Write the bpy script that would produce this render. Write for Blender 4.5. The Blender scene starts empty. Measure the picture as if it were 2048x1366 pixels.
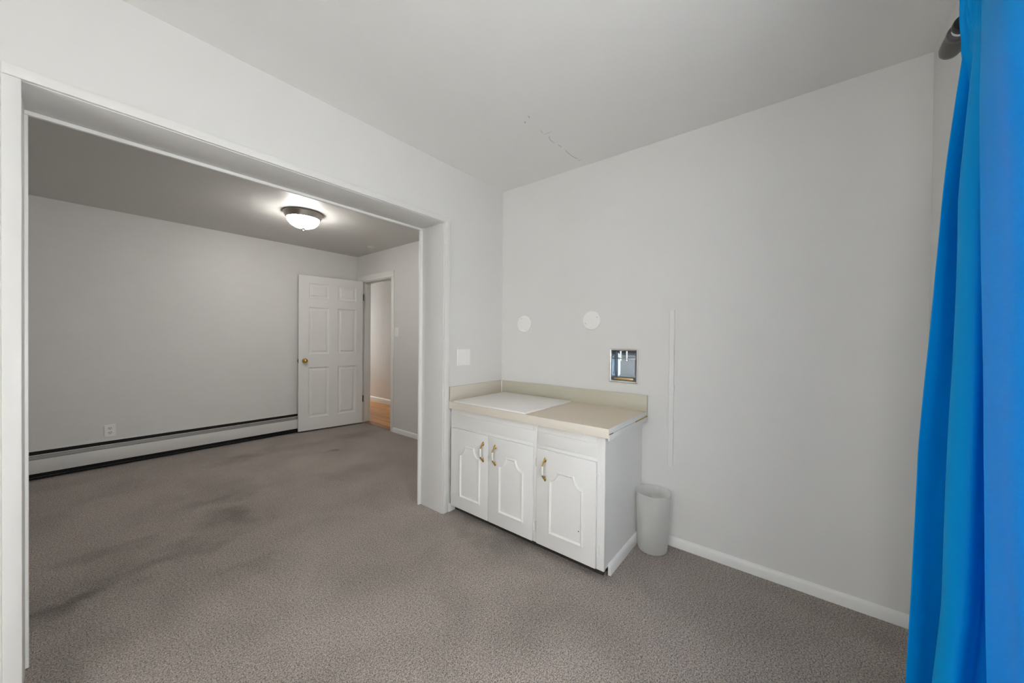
import bpy, bmesh, math, random
from mathutils import Vector, Matrix

random.seed(7)
sc = bpy.context.scene
C = sc.collection
PI = math.pi

# ------------------------------------------------------------------ camera
CAM_H = 1.248
F_PX, YAW, PITCH, ROLL = 713.98, 0.677, -0.0081, -0.0094
_F = Vector((math.cos(YAW) * math.cos(PITCH), math.sin(YAW) * math.cos(PITCH), math.sin(PITCH)))
_R = Vector((math.sin(YAW), -math.cos(YAW), 0.0))
_U = _R.cross(_F)
R2 = _R * math.cos(ROLL) - _U * math.sin(ROLL)
U2 = _R * math.sin(ROLL) + _U * math.cos(ROLL)
cam_data = bpy.data.cameras.new('camera')
cam = bpy.data.objects.new('camera', cam_data)
C.objects.link(cam)
cam.matrix_world = Matrix(((R2.x, U2.x, -_F.x, 0), (R2.y, U2.y, -_F.y, 0), (R2.z, U2.z, -_F.z, CAM_H), (0, 0, 0, 1)))
cam_data.sensor_fit = 'HORIZONTAL'
cam_data.sensor_width = 36.0
cam_data.lens = 36.0 * F_PX / 2048.0
cam_data.clip_start = 0.02
sc.camera = cam

# ------------------------------------------------------------------ sky and exposure
SKY = 1.0
world = bpy.data.worlds.new('world')
sc.world = world
world.use_nodes = True
bg = world.node_tree.nodes['Background']
bg.inputs[0].default_value = (1.0, 0.985, 0.96, 1)
bg.inputs[1].default_value = SKY
sc.view_settings.view_transform = 'Standard'
sc.view_settings.look = 'None'
sc.view_settings.gamma = 1.0
sc.view_settings.use_curve_mapping = False
sc.view_settings.exposure = 3.35
sc.cycles.max_bounces = 8
sc.cycles.diffuse_bounces = 6
sc.cycles.glossy_bounces = 3
sc.cycles.transparent_max_bounces = 8
sc.cycles.use_denoising = True
sc.cycles.use_adaptive_sampling = True
sc.cycles.adaptive_threshold = 0.06
sc.cycles.adaptive_min_samples = 12
sc.cycles.caustics_reflective = False
sc.cycles.caustics_refractive = False
sc.cycles.sample_clamp_indirect = 6.0

# the rooms (metres): x runs to the right wall, y through the wide opening
X1, Y1, YR, Y2, X2 = 2.302, 1.960, 2.198, 5.125, 2.695
H1, H2, Y0 = 2.481, 2.435, -0.432
XB, XL = -3.6, -1.90            # unseen end of the front room, left end of the rear room
XH = 3.72                        # far wall of the hall
OX0, OX1, OZ = -0.0926, 1.660, 2.061   # wide opening
WIN1 = (0.05, 1.2, 0.30, 1.95)       # window in the window wall: x0,x1,z0,z1
ADDED_WIN_END = (-0.25, 1.15, 0.4, 2.0)       # unseen window added in the end wall as fill light: y0,y1,z0,z1
ADDED_WIN_HALL = (2.95, 3.60, 0.60, 2.10)        # unseen window added at the hall end to brighten it: x0,x1,z0,z1
HY0, HY1 = 2.9, 8.2                    # hall along y
DY0, DY1, DZ = 4.215, 4.965, 2.045     # doorway to the hall


def portal(name, loc, rot, sx, sy):
    l = bpy.data.lights.new(name, 'AREA')
    l.shape = 'RECTANGLE'
    l.size, l.size_y = sx, sy
    l.cycles.is_portal = True
    o = bpy.data.objects.new(name, l)
    o.location, o.rotation_euler = loc, rot
    C.objects.link(o)


portal('sky_portal', ((WIN1[0] + WIN1[1]) / 2, Y0 - 0.20, (WIN1[2] + WIN1[3]) / 2), (PI / 2, 0, 0), WIN1[1] - WIN1[0], WIN1[3] - WIN1[2])
portal('sky_portal', (XB - 0.20, (ADDED_WIN_END[0] + ADDED_WIN_END[1]) / 2, (ADDED_WIN_END[2] + ADDED_WIN_END[3]) / 2), (PI / 2, 0, -PI / 2), ADDED_WIN_END[1] - ADDED_WIN_END[0], ADDED_WIN_END[3] - ADDED_WIN_END[2])
portal('sky_portal', ((ADDED_WIN_HALL[0] + ADDED_WIN_HALL[1]) / 2, HY1 + 0.20, (ADDED_WIN_HALL[2] + ADDED_WIN_HALL[3]) / 2), (PI / 2, 0, PI), ADDED_WIN_HALL[1] - ADDED_WIN_HALL[0], ADDED_WIN_HALL[3] - ADDED_WIN_HALL[2])


# ------------------------------------------------------------------ materials
def new_mat(name):
    m = bpy.data.materials.new(name)
    m.use_nodes = True
    nt = m.node_tree
    return m, nt, nt.nodes['Principled BSDF']


def nd(nt, t, **kw):
    n = nt.nodes.new(t)
    for k, v in kw.items():
        if k in n.inputs:
            n.inputs[k].default_value = v
        else:
            setattr(n, k, v)
    return n


def coords(nt):
    return nt.nodes.new('ShaderNodeTexCoord').outputs['Object']


def paint(name, col, rough=0.5, bump=0.15, scale=9.0, vary=0.03, fine=90.0, spec=0.4, stretch=(1, 1, 1)):
    """brushed / trowelled paint: faint tone drift plus fine relief"""
    m, nt, b = new_mat(name)
    co = nt.nodes.new('ShaderNodeTexCoord').outputs['Object']
    mp = nd(nt, 'ShaderNodeMapping')
    mp.inputs['Scale'].default_value = stretch
    nt.links.new(co, mp.inputs[0])
    n1 = nd(nt, 'ShaderNodeTexNoise', Scale=scale, Detail=2.5, Roughness=0.62)
    nt.links.new(mp.outputs[0], n1.inputs['Vector'])
    rmp = nd(nt, 'ShaderNodeMapRange')
    rmp.inputs['To Min'].default_value = 1.0 - vary
    rmp.inputs['To Max'].default_value = 1.0 + vary
    nt.links.new(n1.outputs[0], rmp.inputs[0])
    mx = nd(nt, 'ShaderNodeVectorMath', operation='SCALE')
    mx.inputs[0].default_value = col
    nt.links.new(rmp.outputs[0], mx.inputs['Scale'])
    nt.links.new(mx.outputs[0], b.inputs['Base Color'])
    b.inputs['Roughness'].default_value = rough
    b.inputs['Specular IOR Level'].default_value = spec
    if bump:
        bp = nd(nt, 'ShaderNodeBump', Strength=bump, Distance=0.01)
        nt.links.new(n1.outputs[0], bp.inputs['Height'])
        nt.links.new(bp.outputs[0], b.inputs['Normal'])
    return m


def plain(name, col, rough=0.5, metal=0.0, spec=0.5, noise=0.02, scale=30.0):
    m, nt, b = new_mat(name)
    n1 = nd(nt, 'ShaderNodeTexNoise', Scale=scale, Detail=3.0)
    nt.links.new(coords(nt), n1.inputs['Vector'])
    rmp = nd(nt, 'ShaderNodeMapRange')
    rmp.inputs['To Min'].default_value = 1.0 - noise
    rmp.inputs['To Max'].default_value = 1.0 + noise
    nt.links.new(n1.outputs[0], rmp.inputs[0])
    mx = nd(nt, 'ShaderNodeVectorMath', operation='SCALE')
    mx.inputs[0].default_value = col
    nt.links.new(rmp.outputs[0], mx.inputs['Scale'])
    nt.links.new(mx.outputs[0], b.inputs['Base Color'])
    b.inputs['Roughness'].default_value = rough
    b.inputs['Metallic'].default_value = metal
    b.inputs['Specular IOR Level'].default_value = spec
    return m


M = {}
M['wall'] = paint('wall_paint', (0.76, 0.755, 0.742), 0.55, 0.10, 7.0, 0.012, 60.0, 0.3)
M['wall_rear'] = paint('rear_wall_paint', (0.76, 0.752, 0.738), 0.45, 0.16, 6.0, 0.025, 45.0, 0.4, (1, 1, 2.5))
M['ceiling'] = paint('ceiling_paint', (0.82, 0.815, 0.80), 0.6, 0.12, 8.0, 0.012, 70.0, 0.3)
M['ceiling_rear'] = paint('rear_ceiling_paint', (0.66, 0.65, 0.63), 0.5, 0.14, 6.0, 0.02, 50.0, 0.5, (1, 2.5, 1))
M['trim'] = paint('trim_enamel', (0.86, 0.86, 0.845), 0.35, 0.05, 14.0, 0.012, 80.0, 0.45)
M['casing'] = paint('casing_enamel', (0.79, 0.787, 0.772), 0.4, 0.05, 14.0, 0.012, 80.0, 0.4)
M['jamb'] = paint('jamb_enamel', (0.76, 0.76, 0.745), 0.4, 0.05, 10.0, 0.012, 80.0, 0.45)
M['cabinet'] = paint('cabinet_enamel', (0.83, 0.83, 0.82), 0.4, 0.05, 10.0, 0.012, 60.0, 0.45)
M['door'] = paint('door_enamel', (0.80, 0.795, 0.78), 0.38, 0.03, 10.0, 0.01, 60.0, 0.45)
M['plate'] = plain('cover_plate_plastic', (0.90, 0.895, 0.88), 0.4)
M['heater'] = paint('heater_enamel', (0.72, 0.715, 0.70), 0.4, 0.02, 8.0, 0.02, 40.0)
M['heater_grey'] = plain('heater_damper_metal', (0.26, 0.26, 0.25), 0.45, 0.3)
M['black'] = plain('dark_void', (0.012, 0.011, 0.010), 0.8)
M['toe_shade'] = plain('toe_recess_shade', (0.035, 0.030, 0.026), 0.9, noise=0.3)  # near-black colour stands in for the shade in the toe recess
M['counter'] = plain('beige_laminate', (0.78, 0.685, 0.56), 0.42, noise=0.03, scale=8.0)
M['counter_edge'] = plain('beige_edge_band', (0.78, 0.73, 0.65), 0.42, noise=0.03, scale=8.0)
M['splash'] = plain('beige_green_splash', (0.56, 0.535, 0.44), 0.42, noise=0.04, scale=4.0)
M['splash_light'] = plain('pale_beige_splash', (0.64, 0.60, 0.53), 0.42, noise=0.04, scale=4.0)
M['raw_edge'] = paint('worn_white_edge', (0.82, 0.815, 0.80), 0.6, 0.2, 40.0, 0.05, 150.0)
M['glue'] = plain('old_yellow_glue', (0.38, 0.33, 0.10), 0.6, noise=0.2)
M['board'] = plain('white_laminate', (0.90, 0.88, 0.86), 0.35, noise=0.01)
M['brass'] = plain('aged_brass', (0.55, 0.36, 0.10), 0.28, 1.0, noise=0.15, scale=120.0)
M['porcelain'] = plain('porcelain', (0.86, 0.85, 0.80), 0.15)
M['chrome'] = plain('chrome', (0.78, 0.80, 0.82), 0.10, 1.0)
M['chrome_in'] = plain('brushed_chrome_lining', (0.50, 0.58, 0.66), 0.32, 1.0)
M['nickel'] = plain('brushed_nickel', (0.60, 0.57, 0.53), 0.32, 1.0, noise=0.05)
M['hinge'] = plain('dark_hinge_steel', (0.12, 0.11, 0.10), 0.4, 0.9)
M['rod_dark'] = plain('black_rod_enamel', (0.03, 0.027, 0.025), 0.4, 0.2)
M['rod_grey'] = plain('grey_finial_enamel', (0.11, 0.105, 0.10), 0.35, 0.3)
M['window_frame'] = plain('window_frame_white', (0.75, 0.75, 0.74), 0.4)


def carpet():
    m, nt, b = new_mat('carpet_pile')
    co = coords(nt)
    fine = nd(nt, 'ShaderNodeTexNoise', Scale=235.0, Detail=2.0, Roughness=0.7)
    mid = nd(nt, 'ShaderNodeTexNoise', Scale=110.0, Detail=1.0, Roughness=0.6)
    big = nd(nt, 'ShaderNodeTexNoise', Scale=2.1, Detail=4.0, Roughness=0.55, Distortion=0.6)
    for n in (fine, mid, big):
        nt.links.new(co, n.inputs['Vector'])
    tuft = nd(nt, 'ShaderNodeMath', operation='MULTIPLY_ADD')
    tuft.inputs[1].default_value = 0.30
    nt.links.new(mid.outputs[0], tuft.inputs[0])
    nt.links.new(fine.outputs[0], tuft.inputs[2])
    cr = nd(nt, 'ShaderNodeValToRGB')
    e = cr.color_ramp.elements
    e[0].position, e[0].color = 0.49, (0.115, 0.097, 0.086, 1)
    e[1].position, e[1].color = 0.80, (0.66, 0.585, 0.535, 1)
    nt.links.new(tuft.outputs[0], cr.inputs[0])
    # soiled traffic patches: soft-edged, each with its own place
    acc = None
    sep = nt.nodes.new('ShaderNodeSeparateXYZ')
    nt.links.new(co, sep.inputs[0])
    wob = nd(nt, 'ShaderNodeTexNoise', Scale=5.0, Detail=3.0)
    nt.links.new(co, wob.inputs['Vector'])
    wv = nd(nt, 'ShaderNodeVectorMath', operation='SCALE')
    wv.inputs['Scale'].default_value = 0.45
    nt.links.new(wob.outputs['Color'], wv.inputs[0])
    wadd = nd(nt, 'ShaderNodeVectorMath', operation='ADD')
    nt.links.new(co, wadd.inputs[0])
    nt.links.new(wv.outputs[0], wadd.inputs[1])
    for (sx, sy, rx, ry, amt) in STAINS:
        sub = nd(nt, 'ShaderNodeVectorMath', operation='SUBTRACT')
        sub.inputs[1].default_value = (sx + 0.225, sy + 0.225, 0.225)
        nt.links.new(wadd.outputs[0], sub.inputs[0])
        mul = nd(nt, 'ShaderNodeVectorMath', operation='MULTIPLY')
        mul.inputs[1].default_value = (1 / rx, 1 / ry, 0)
        nt.links.new(sub.outputs[0], mul.inputs[0])
        ln = nd(nt, 'ShaderNodeVectorMath', operation='LENGTH')
        nt.links.new(mul.outputs[0], ln.inputs[0])
        mr = nd(nt, 'ShaderNodeMapRange', interpolation_type='SMOOTHSTEP')
        mr.inputs['From Min'].default_value = 0.1
        mr.inputs['From Max'].default_value = 1.3
        mr.inputs['To Min'].default_value = amt
        mr.inputs['To Max'].default_value = 0.0
        nt.links.new(ln.outputs['Value'], mr.inputs[0])
        if acc is None:
            acc = mr.outputs[0]
        else:
            a = nd(nt, 'ShaderNodeMath', operation='ADD')
            nt.links.new(acc, a.inputs[0])
            nt.links.new(mr.outputs[0], a.inputs[1])
            acc = a.outputs[0]
    bm_ = nd(nt, 'ShaderNodeMapRange')
    bm_.inputs['From Min'].default_value = 0.3
    bm_.inputs['From Max'].default_value = 0.7
    bm_.inputs['To Min'].default_value = 0.86
    bm_.inputs['To Max'].default_value = 1.12
    nt.links.new(big.outputs[0], bm_.inputs[0])
    sbt = nd(nt, 'ShaderNodeMath', operation='SUBTRACT', use_clamp=True)
    nt.links.new(bm_.outputs[0], sbt.inputs[0])
    sbt.use_clamp = False
    nt.links.new(acc, sbt.inputs[1])
    mx = nd(nt, 'ShaderNodeVectorMath', operation='SCALE')
    nt.links.new(cr.outputs[0], mx.inputs[0])
    nt.links.new(sbt.outputs[0], mx.inputs['Scale'])
    nt.links.new(mx.outputs[0], b.inputs['Base Color'])
    b.inputs['Roughness'].default_value = 1.0
    b.inputs['Specular IOR Level'].default_value = 0.05
    b.inputs['Sheen Weight'].default_value = 0.15
    bp = nd(nt, 'ShaderNodeBump', Strength=0.9, Distance=0.006)
    nt.links.new(tuft.outputs[0], bp.inputs['Height'])
    nt.links.new(bp.outputs[0], b.inputs['Normal'])
    return m


STAINS = [(0.33, 2.75, 0.30, 0.16, 0.35), (-0.02, 2.62, 0.22, 0.10, 0.40), (0.70, 3.05, 0.16, 0.22, 0.28),
          (0.15, 3.05, 0.18, 0.14, 0.25), (0.75, 3.45, 0.45, 0.10, 0.15), (1.25, 4.4, 0.6, 0.14, 0.18),
          (1.85, 3.95, 0.09, 0.10, 0.38), (2.2, 4.35, 0.5, 0.25, 0.20), (1.75, 3.2, 0.35, 0.16, 0.20),
          (0.62, 2.28, 0.16, 0.10, 0.15), (1.30, 0.95, 0.22, 0.22, 0.12), (0.55, 1.35, 0.2, 0.25, 0.12),
          (1.62, 1.45, 0.10, 0.45, 0.22), (0.0, 2.15, 0.14, 0.25, 0.22)]
M['carpet'] = carpet()


def wood(name, tint):
    m, nt, b = new_mat(name)
    mp = nd(nt, 'ShaderNodeMapping')
    mp.inputs['Scale'].default_value = (26, 1.6, 26)
    nt.links.new(coords(nt), mp.inputs[0])
    n = nd(nt, 'ShaderNodeTexNoise', Scale=1.0, Detail=5.0, Distortion=0.5)
    nt.links.new(mp.outputs[0], n.inputs['Vector'])
    oi = nt.nodes.new('ShaderNodeObjectInfo')
    cr = nd(nt, 'ShaderNodeValToRGB')
    e = cr.color_ramp.elements
    e[0].position, e[0].color = 0.3, (0.62 * tint, 0.24 * tint, 0.045 * tint, 1)
    e[1].position, e[1].color = 0.75, (0.95 * tint, 0.48 * tint, 0.13 * tint, 1)
    nt.links.new(n.outputs[0], cr.inputs[0])
    mr = nd(nt, 'ShaderNodeMapRange')
    mr.inputs['To Min'].default_value = 0.8
    mr.inputs['To Max'].default_value = 1.15
    nt.links.new(oi.outputs['Random'], mr.inputs[0])
    mx = nd(nt, 'ShaderNodeVectorMath', operation='SCALE')
    nt.links.new(cr.outputs[0], mx.inputs[0])
    nt.links.new(mr.outputs[0], mx.inputs['Scale'])
    nt.links.new(mx.outputs[0], b.inputs['Base Color'])
    b.inputs['Roughness'].default_value = 0.35
    return m


M['oak'] = wood('oak_floor', 0.85)
M['oak_dark'] = wood('oak_threshold', 0.32)


def curtain_mat():
    m, nt, b = new_mat('blue_satin')
    co = coords(nt)
    n = nd(nt, 'ShaderNodeTexNoise', Scale=55.0, Detail=4.0, Distortion=1.2)
    mp = nd(nt, 'ShaderNodeMapping')
    mp.inputs['Scale'].default_value = (1, 1, 2.2)
    nt.links.new(co, mp.inputs[0])
    nt.links.new(mp.outputs[0], n.inputs['Vector'])
    bp = nd(nt, 'ShaderNodeBump', Strength=0.12, Distance=0.004)
    nt.links.new(n.outputs[0], bp.inputs['Height'])
    nt.links.new(bp.outputs[0], b.inputs['Normal'])
    b.inputs['Base Color'].default_value = (0.0, 0.38, 0.88, 1)
    b.inputs['Roughness'].default_value = 0.45
    b.inputs['Specular IOR Level'].default_value = 0.10
    b.inputs['Sheen Weight'].default_value = 0.0
    b.inputs['Sheen Tint'].default_value = (0.55, 0.85, 1, 1)
    tr = nd(nt, 'ShaderNodeBsdfTranslucent')
    tr.inputs['Color'].default_value = (0.0, 0.42, 0.86, 1)
    ms = nd(nt, 'ShaderNodeMixShader')
    ms.inputs[0].default_value = 0.15
    out = nt.nodes['Material Output']
    nt.links.new(b.outputs[0], ms.inputs[1])
    nt.links.new(tr.outputs[0], ms.inputs[2])
    nt.links.new(ms.outputs[0], out.inputs[0])
    return m


M['curtain'] = curtain_mat()


def frosted():
    m, nt, b = new_mat('frosted_plastic')
    b.inputs['Base Color'].default_value = (0.92, 0.92, 0.91, 1)
    b.inputs['Roughness'].default_value = 0.45
    tl = nd(nt, 'ShaderNodeBsdfTranslucent')
    tl.inputs['Color'].default_value = (0.95, 0.95, 0.94, 1)
    tp = nd(nt, 'ShaderNodeBsdfTransparent')
    tp.inputs['Color'].default_value = (0.98, 0.98, 0.975, 1)
    n = nd(nt, 'ShaderNodeTexNoise', Scale=200.0)
    nt.links.new(coords(nt), n.inputs['Vector'])
    bp = nd(nt, 'ShaderNodeBump', Strength=0.1, Distance=0.001)
    nt.links.new(n.outputs[0], bp.inputs['Height'])
    nt.links.new(bp.outputs[0], b.inputs['Normal'])
    m1 = nd(nt, 'ShaderNodeMixShader')
    m1.inputs[0].default_value = 0.5
    m2 = nd(nt, 'ShaderNodeMixShader')
    m2.inputs[0].default_value = 0.5
    nt.links.new(b.outputs[0], m1.inputs[1])
    nt.links.new(tl.outputs[0], m1.inputs[2])
    nt.links.new(m1.outputs[0], m2.inputs[1])
    nt.links.new(tp.outputs[0], m2.inputs[2])
    nt.links.new(m2.outputs[0], nt.nodes['Material Output'].inputs[0])
    return m


M['frosted'] = frosted()


def pane_glass():
    m, nt, b = new_mat('window_glass')
    gl = nd(nt, 'ShaderNodeBsdfGlossy', Roughness=0.02)
    tp = nd(nt, 'ShaderNodeBsdfTransparent')
    tp.inputs['Color'].default_value = (0.96, 0.97, 0.97, 1)
    ms = nd(nt, 'ShaderNodeMixShader')
    ms.inputs[0].default_value = 0.06
    nt.links.new(tp.outputs[0], ms.inputs[1])
    nt.links.new(gl.outputs[0], ms.inputs[2])
    nt.links.new(ms.outputs[0], nt.nodes['Material Output'].inputs[0])
    return m


M['glass'] = pane_glass()


def lamp_glass():
    m, nt, b = new_mat('lit_opal_glass')
    b.inputs['Base Color'].default_value = (0.9, 0.9, 0.88, 1)
    b.inputs['Roughness'].default_value = 0.25
    b.inputs['Emission Color'].default_value = (1.0, 0.965, 0.91, 1)
    b.inputs['Emission Strength'].default_value = 6.3
    return m


M['lamp_glass'] = lamp_glass()


# ------------------------------------------------------------------ mesh helpers
def add_box(bm, x0, x1, y0, y1, z0, z1, bevel=0.0, seg=2):
    r = bmesh.ops.create_cube(bm, size=1.0)
    vs = r['verts']
    for v in vs:
        v.co = Vector((x0 + (v.co.x + .5) * (x1 - x0), y0 + (v.co.y + .5) * (y1 - y0), z0 + (v.co.z + .5) * (z1 - z0)))
    if bevel > 0:
        es = list({e for v in vs for e in v.link_edges})
        bmesh.ops.bevel(bm, geom=es, offset=bevel, segments=seg, affect='EDGES', profile=0.5)


def add_lathe(bm, prof, axis='z', seg=48, origin=(0, 0, 0)):
    """prof: list of (r, h)"""
    rings = []
    for (r, h) in prof:
        ring = []
        n = 1 if r < 1e-6 else seg
        for i in range(n):
            a = 2 * PI * i / seg
            if axis == 'z':
                p = (r * math.cos(a), r * math.sin(a), h)
            elif axis == 'x':
                p = (h, r * math.cos(a), r * math.sin(a))
            else:
                p = (r * math.sin(a), h, r * math.cos(a))
            ring.append(bm.verts.new(Vector(p) + Vector(origin)))
        rings.append(ring)
    for a, b in zip(rings[:-1], rings[1:]):
        if len(a) == 1 and len(b) == 1:
            continue
        for i in range(seg):
            j = (i + 1) % seg
            if len(a) == 1:
                bm.faces.new((a[0], b[i], b[j]))
            elif len(b) == 1:
                bm.faces.new((a[i], a[j], b[0]))
            else:
                bm.faces.new((a[i], a[j], b[j], b[i]))


def add_tube(bm, pts, radii, seg=12, cap=True):
    pts = [Vector(p) for p in pts]
    rings = []
    up = None
    for i, p in enumerate(pts):
        t = (pts[min(i + 1, len(pts) - 1)] - pts[max(i - 1, 0)]).normalized()
        if up is None:
            up = Vector((0, 0, 1)) if abs(t.z) < 0.9 else Vector((0, 1, 0))
        s = t.cross(up).normalized()
        up = s.cross(t).normalized()
        r = radii[i] if isinstance(radii, (list, tuple)) else radii
        rings.append([bm.verts.new(p + (s * math.cos(2 * PI * k / seg) + up * math.sin(2 * PI * k / seg)) * r) for k in range(seg)])
    for a, b in zip(rings[:-1], rings[1:]):
        for k in range(seg):
            bm.faces.new((a[k], a[(k + 1) % seg], b[(k + 1) % seg], b[k]))
    if cap:
        bm.faces.new(rings[0][::-1])
        bm.faces.new(rings[-1])


def add_prism(bm, poly, axis, a0, a1):
    """extrude a 2-D polygon along an axis; poly gives the two other coordinates in xyz order"""
    def P(u, v, w):
        return {'x': (w, u, v), 'y': (u, w, v), 'z': (u, v, w)}[axis]
    lo = [bm.verts.new(P(u, v, a0)) for u, v in poly]
    hi = [bm.verts.new(P(u, v, a1)) for u, v in poly]
    n = len(poly)
    bm.faces.new(lo)
    bm.faces.new(hi[::-1])
    for i in range(n):
        j = (i + 1) % n
        bm.faces.new((lo[i], hi[i], hi[j], lo[j]))


def obj(name, bm, mat, parent=None, smooth=False, loc=None, angle=None):
    bmesh.ops.recalc_face_normals(bm, faces=bm.faces)
    me = bpy.data.meshes.new(name)
    bm.to_mesh(me)
    bm.free()
    me.materials.append(mat)
    if smooth:
        for p in me.polygons:
            p.use_smooth = True
        me.set_sharp_from_angle(angle=math.radians(angle or 40))
    o = bpy.data.objects.new(name, me)
    C.objects.link(o)
    if parent is not None:
        o.parent = parent
        o.matrix_parent_inverse = Matrix.Identity(4)
        pw = parent_world(parent)
        o.matrix_basis = pw.inverted()
    return o


WORLDM = {}


def parent_world(p):
    m = p.matrix_basis.copy()
    q = p.parent
    while q is not None:
        m = q.matrix_basis @ m
        q = q.parent
    return m


def boxes(name, lst, mat, parent=None, bevel=0.0):
    bm = bmesh.new()
    for b in lst:
        add_box(bm, *b, bevel=bevel)
    return obj(name, bm, mat, parent, smooth=bevel > 0)


def tag(o, label, cat, group=None):
    o['label'] = label
    o['category'] = cat
    if group:
        o['group'] = group
    return o


def thing(name, label, cat, loc, group=None, rotz=0.0):
    o = bpy.data.objects.new(name, None)
    o.empty_display_size = 0.05
    o.location = loc
    o.rotation_euler = (0, 0, rotz)
    # matrix_basis follows location / rotation at once
    C.objects.link(o)
    return tag(o, label, cat, group)


def struct(o, label=None):
    o['kind'] = 'structure'
    if label:
        o['label'] = label
    return o


# ------------------------------------------------------------------ the setting
T = 0.12
struct(boxes('floor', [(XB - T, X2 + 0.02, Y0 - T, Y2 + T, -0.08, 0.0)], M['carpet']), 'worn grey-brown carpet running through both rooms')
hall_floor = struct(boxes('floor_hall', [(X2 + 0.02, XH + T, HY0 - T, HY1 + T, -0.08, -0.012)], M['oak_dark']), 'orange oak strip floor of the hall beyond the doorway')
pw = 0.0572
k = 0
x = X2 + 0.125
plank_mesh = None
while x < XH:
    w = min(pw, XH - x) - 0.0012
    off = (k * 0.37) % 1.1
    ys = [HY0] + [HY0 + off + j * 1.1 for j in range(0, 6) if HY0 + 0.15 < HY0 + off + j * 1.1 < HY1 - 0.15] + [HY1]
    for a, b in zip(ys[:-1], ys[1:]):
        boxes('plank', [(x, x + w, a, b - 0.001, -0.012, 0.001)], M['oak'], hall_floor)
    x += pw
    k += 1
boxes('threshold', [(X2 + 0.015, X2 + 0.124, DY0, DY1, -0.012, 0.006)], M['oak_dark'], hall_floor, bevel=0.003)

ceil_front = struct(boxes('ceiling', [(XB - T, X1 + T, Y0 - T, Y1 + 0.02, H1, H1 + 0.1)], M['ceiling']), 'pale grey ceiling of the front room with a hairline plaster crack')
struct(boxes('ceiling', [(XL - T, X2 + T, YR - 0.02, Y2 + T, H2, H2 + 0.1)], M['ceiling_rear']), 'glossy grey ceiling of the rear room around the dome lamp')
struct(boxes('ceiling', [(X2 + T, XH + T, HY0 - T, HY1 + T, H2, H2 + 0.1)], M['ceiling']), 'ceiling of the hall')

# plaster crack and flakes on the ceiling
bm = bmesh.new()
for pts, w in ([[(1.746, 1.2074), (1.77, 1.210), (1.7865, 1.211)], .0035], [[(1.7993, 1.2195), (1.801, 1.19), (1.804, 1.1576)], .003],
               [[(1.836, 1.19), (1.8441, 1.2066), (1.8768, 1.217), (1.90, 1.216), (1.9218, 1.2131)], .004],
               [[(1.9439, 1.2053), (1.965, 1.206), (1.979, 1.2022), (1.99, 1.207)], .004],
               [[(2.03, 1.203), (2.0551, 1.2062), (2.1068, 1.2082), (2.14, 1.204), (2.1679, 1.2004), (2.185, 1.188)], .0045],
               [[(2.2, 1.2), (2.2084, 1.197), (2.2116, 1.1764)], .004],
               [[(1.625, 1.228), (1.632, 1.2325), (1.64, 1.236)], .009], [[(1.595, 1.186), (1.6066, 1.1832), (1.616, 1.189)], .006]):
    add_tube(bm, [(p[0], p[1], H1) for p in pts], [w * .12] + [w * .27] * (len(pts) - 2) + [w * .12], 6)
obj('plaster_crack', bm, plain('crack_shadow', (0.30, 0.295, 0.285), 0.9), ceil_front)

# right wall with the hole for the chrome niche
NY0, NY1, NZ0, NZ1 = 0.818, 0.986, 0.975, 1.177
wr = struct(boxes('wall_right', [(X1, X1 + T, Y0 - T, NY0, 0, H1), (X1, X1 + T, NY1, Y1 + .02, 0, H1),
                                 (X1, X1 + T, NY0, NY1, 0, NZ0), (X1, X1 + T, NY0, NY1, NZ1, H1)], M['wall']),
            'pale grey wall behind the cabinet')
wp = struct(boxes('wall_partition', [(XB - T, OX0 - .017, Y1, YR, 0, H1), (OX0 - .017, OX1 + .011, Y1, YR, OZ + 0.011, H1), (OX1 + .011, X2 + T, Y1, YR, 0, H1)], M['wall']),
            'white partition wall with the wide cased opening')
x0, x1, z0, z1 = WIN1
struct(boxes('wall_window', [(XB - T, x0, Y0 - T, Y0, 0, H1), (x1, X1 + T, Y0 - T, Y0, 0, H1), (x0, x1, Y0 - T, Y0, 0, z0), (x0, x1, Y0 - T, Y0, z1, H1)], M['wall']),
       'grey wall behind the blue curtain')
y0, y1, z0, z1 = ADDED_WIN_END
struct(boxes('wall_end', [(XB - T, XB, Y0 - T, y0, 0, H1), (XB - T, XB, y1, Y1, 0, H1), (XB - T, XB, y0, y1, 0, z0), (XB - T, XB, y0, y1, z1, H1)], M['wall']), 'end wall of the front room')
struct(boxes('wall_far', [(XL - T, X2 + T, Y2, Y2 + T, 0, H2)], M['wall_rear']), 'grey trowelled far wall of the rear room')
struct(boxes('wall_door', [(X2, X2 + T, YR, DY0, 0, H2), (X2, X2 + T, DY1, Y2 + T, 0, H2), (X2, X2 + T, DY0, DY1, DZ, H2)], M['wall_rear']),
       'grey wall with the doorway to the hall')
struct(boxes('wall_left', [(XL - T, XL, YR, Y2 + T, 0, H2)], M['wall_rear']),
       'left end wall of the rear room')
struct(boxes('wall_hall', [(XH, XH + T, HY0 - T, HY1 + T, 0, H2)], M['wall']), 'white hall wall seen through the doorway')
x0, x1, z0, z1 = ADDED_WIN_HALL
struct(boxes('wall_hall_end', [(X2 + T, x0, HY1, HY1 + T, 0, H2), (x1, XH, HY1, HY1 + T, 0, H2), (x0, x1, HY1, HY1 + T, 0, z0), (x0, x1, HY1, HY1 + T, z1, H2)], M['wall']))
struct(boxes('wall_hall_near', [(X2 + T, XH, HY0 - T, HY0, 0, H2)], M['wall']))
struct(boxes('wall_hall_side', [(X2, X2 + T, Y2 + T, HY1 + T, 0, H2)], M['wall']))


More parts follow.
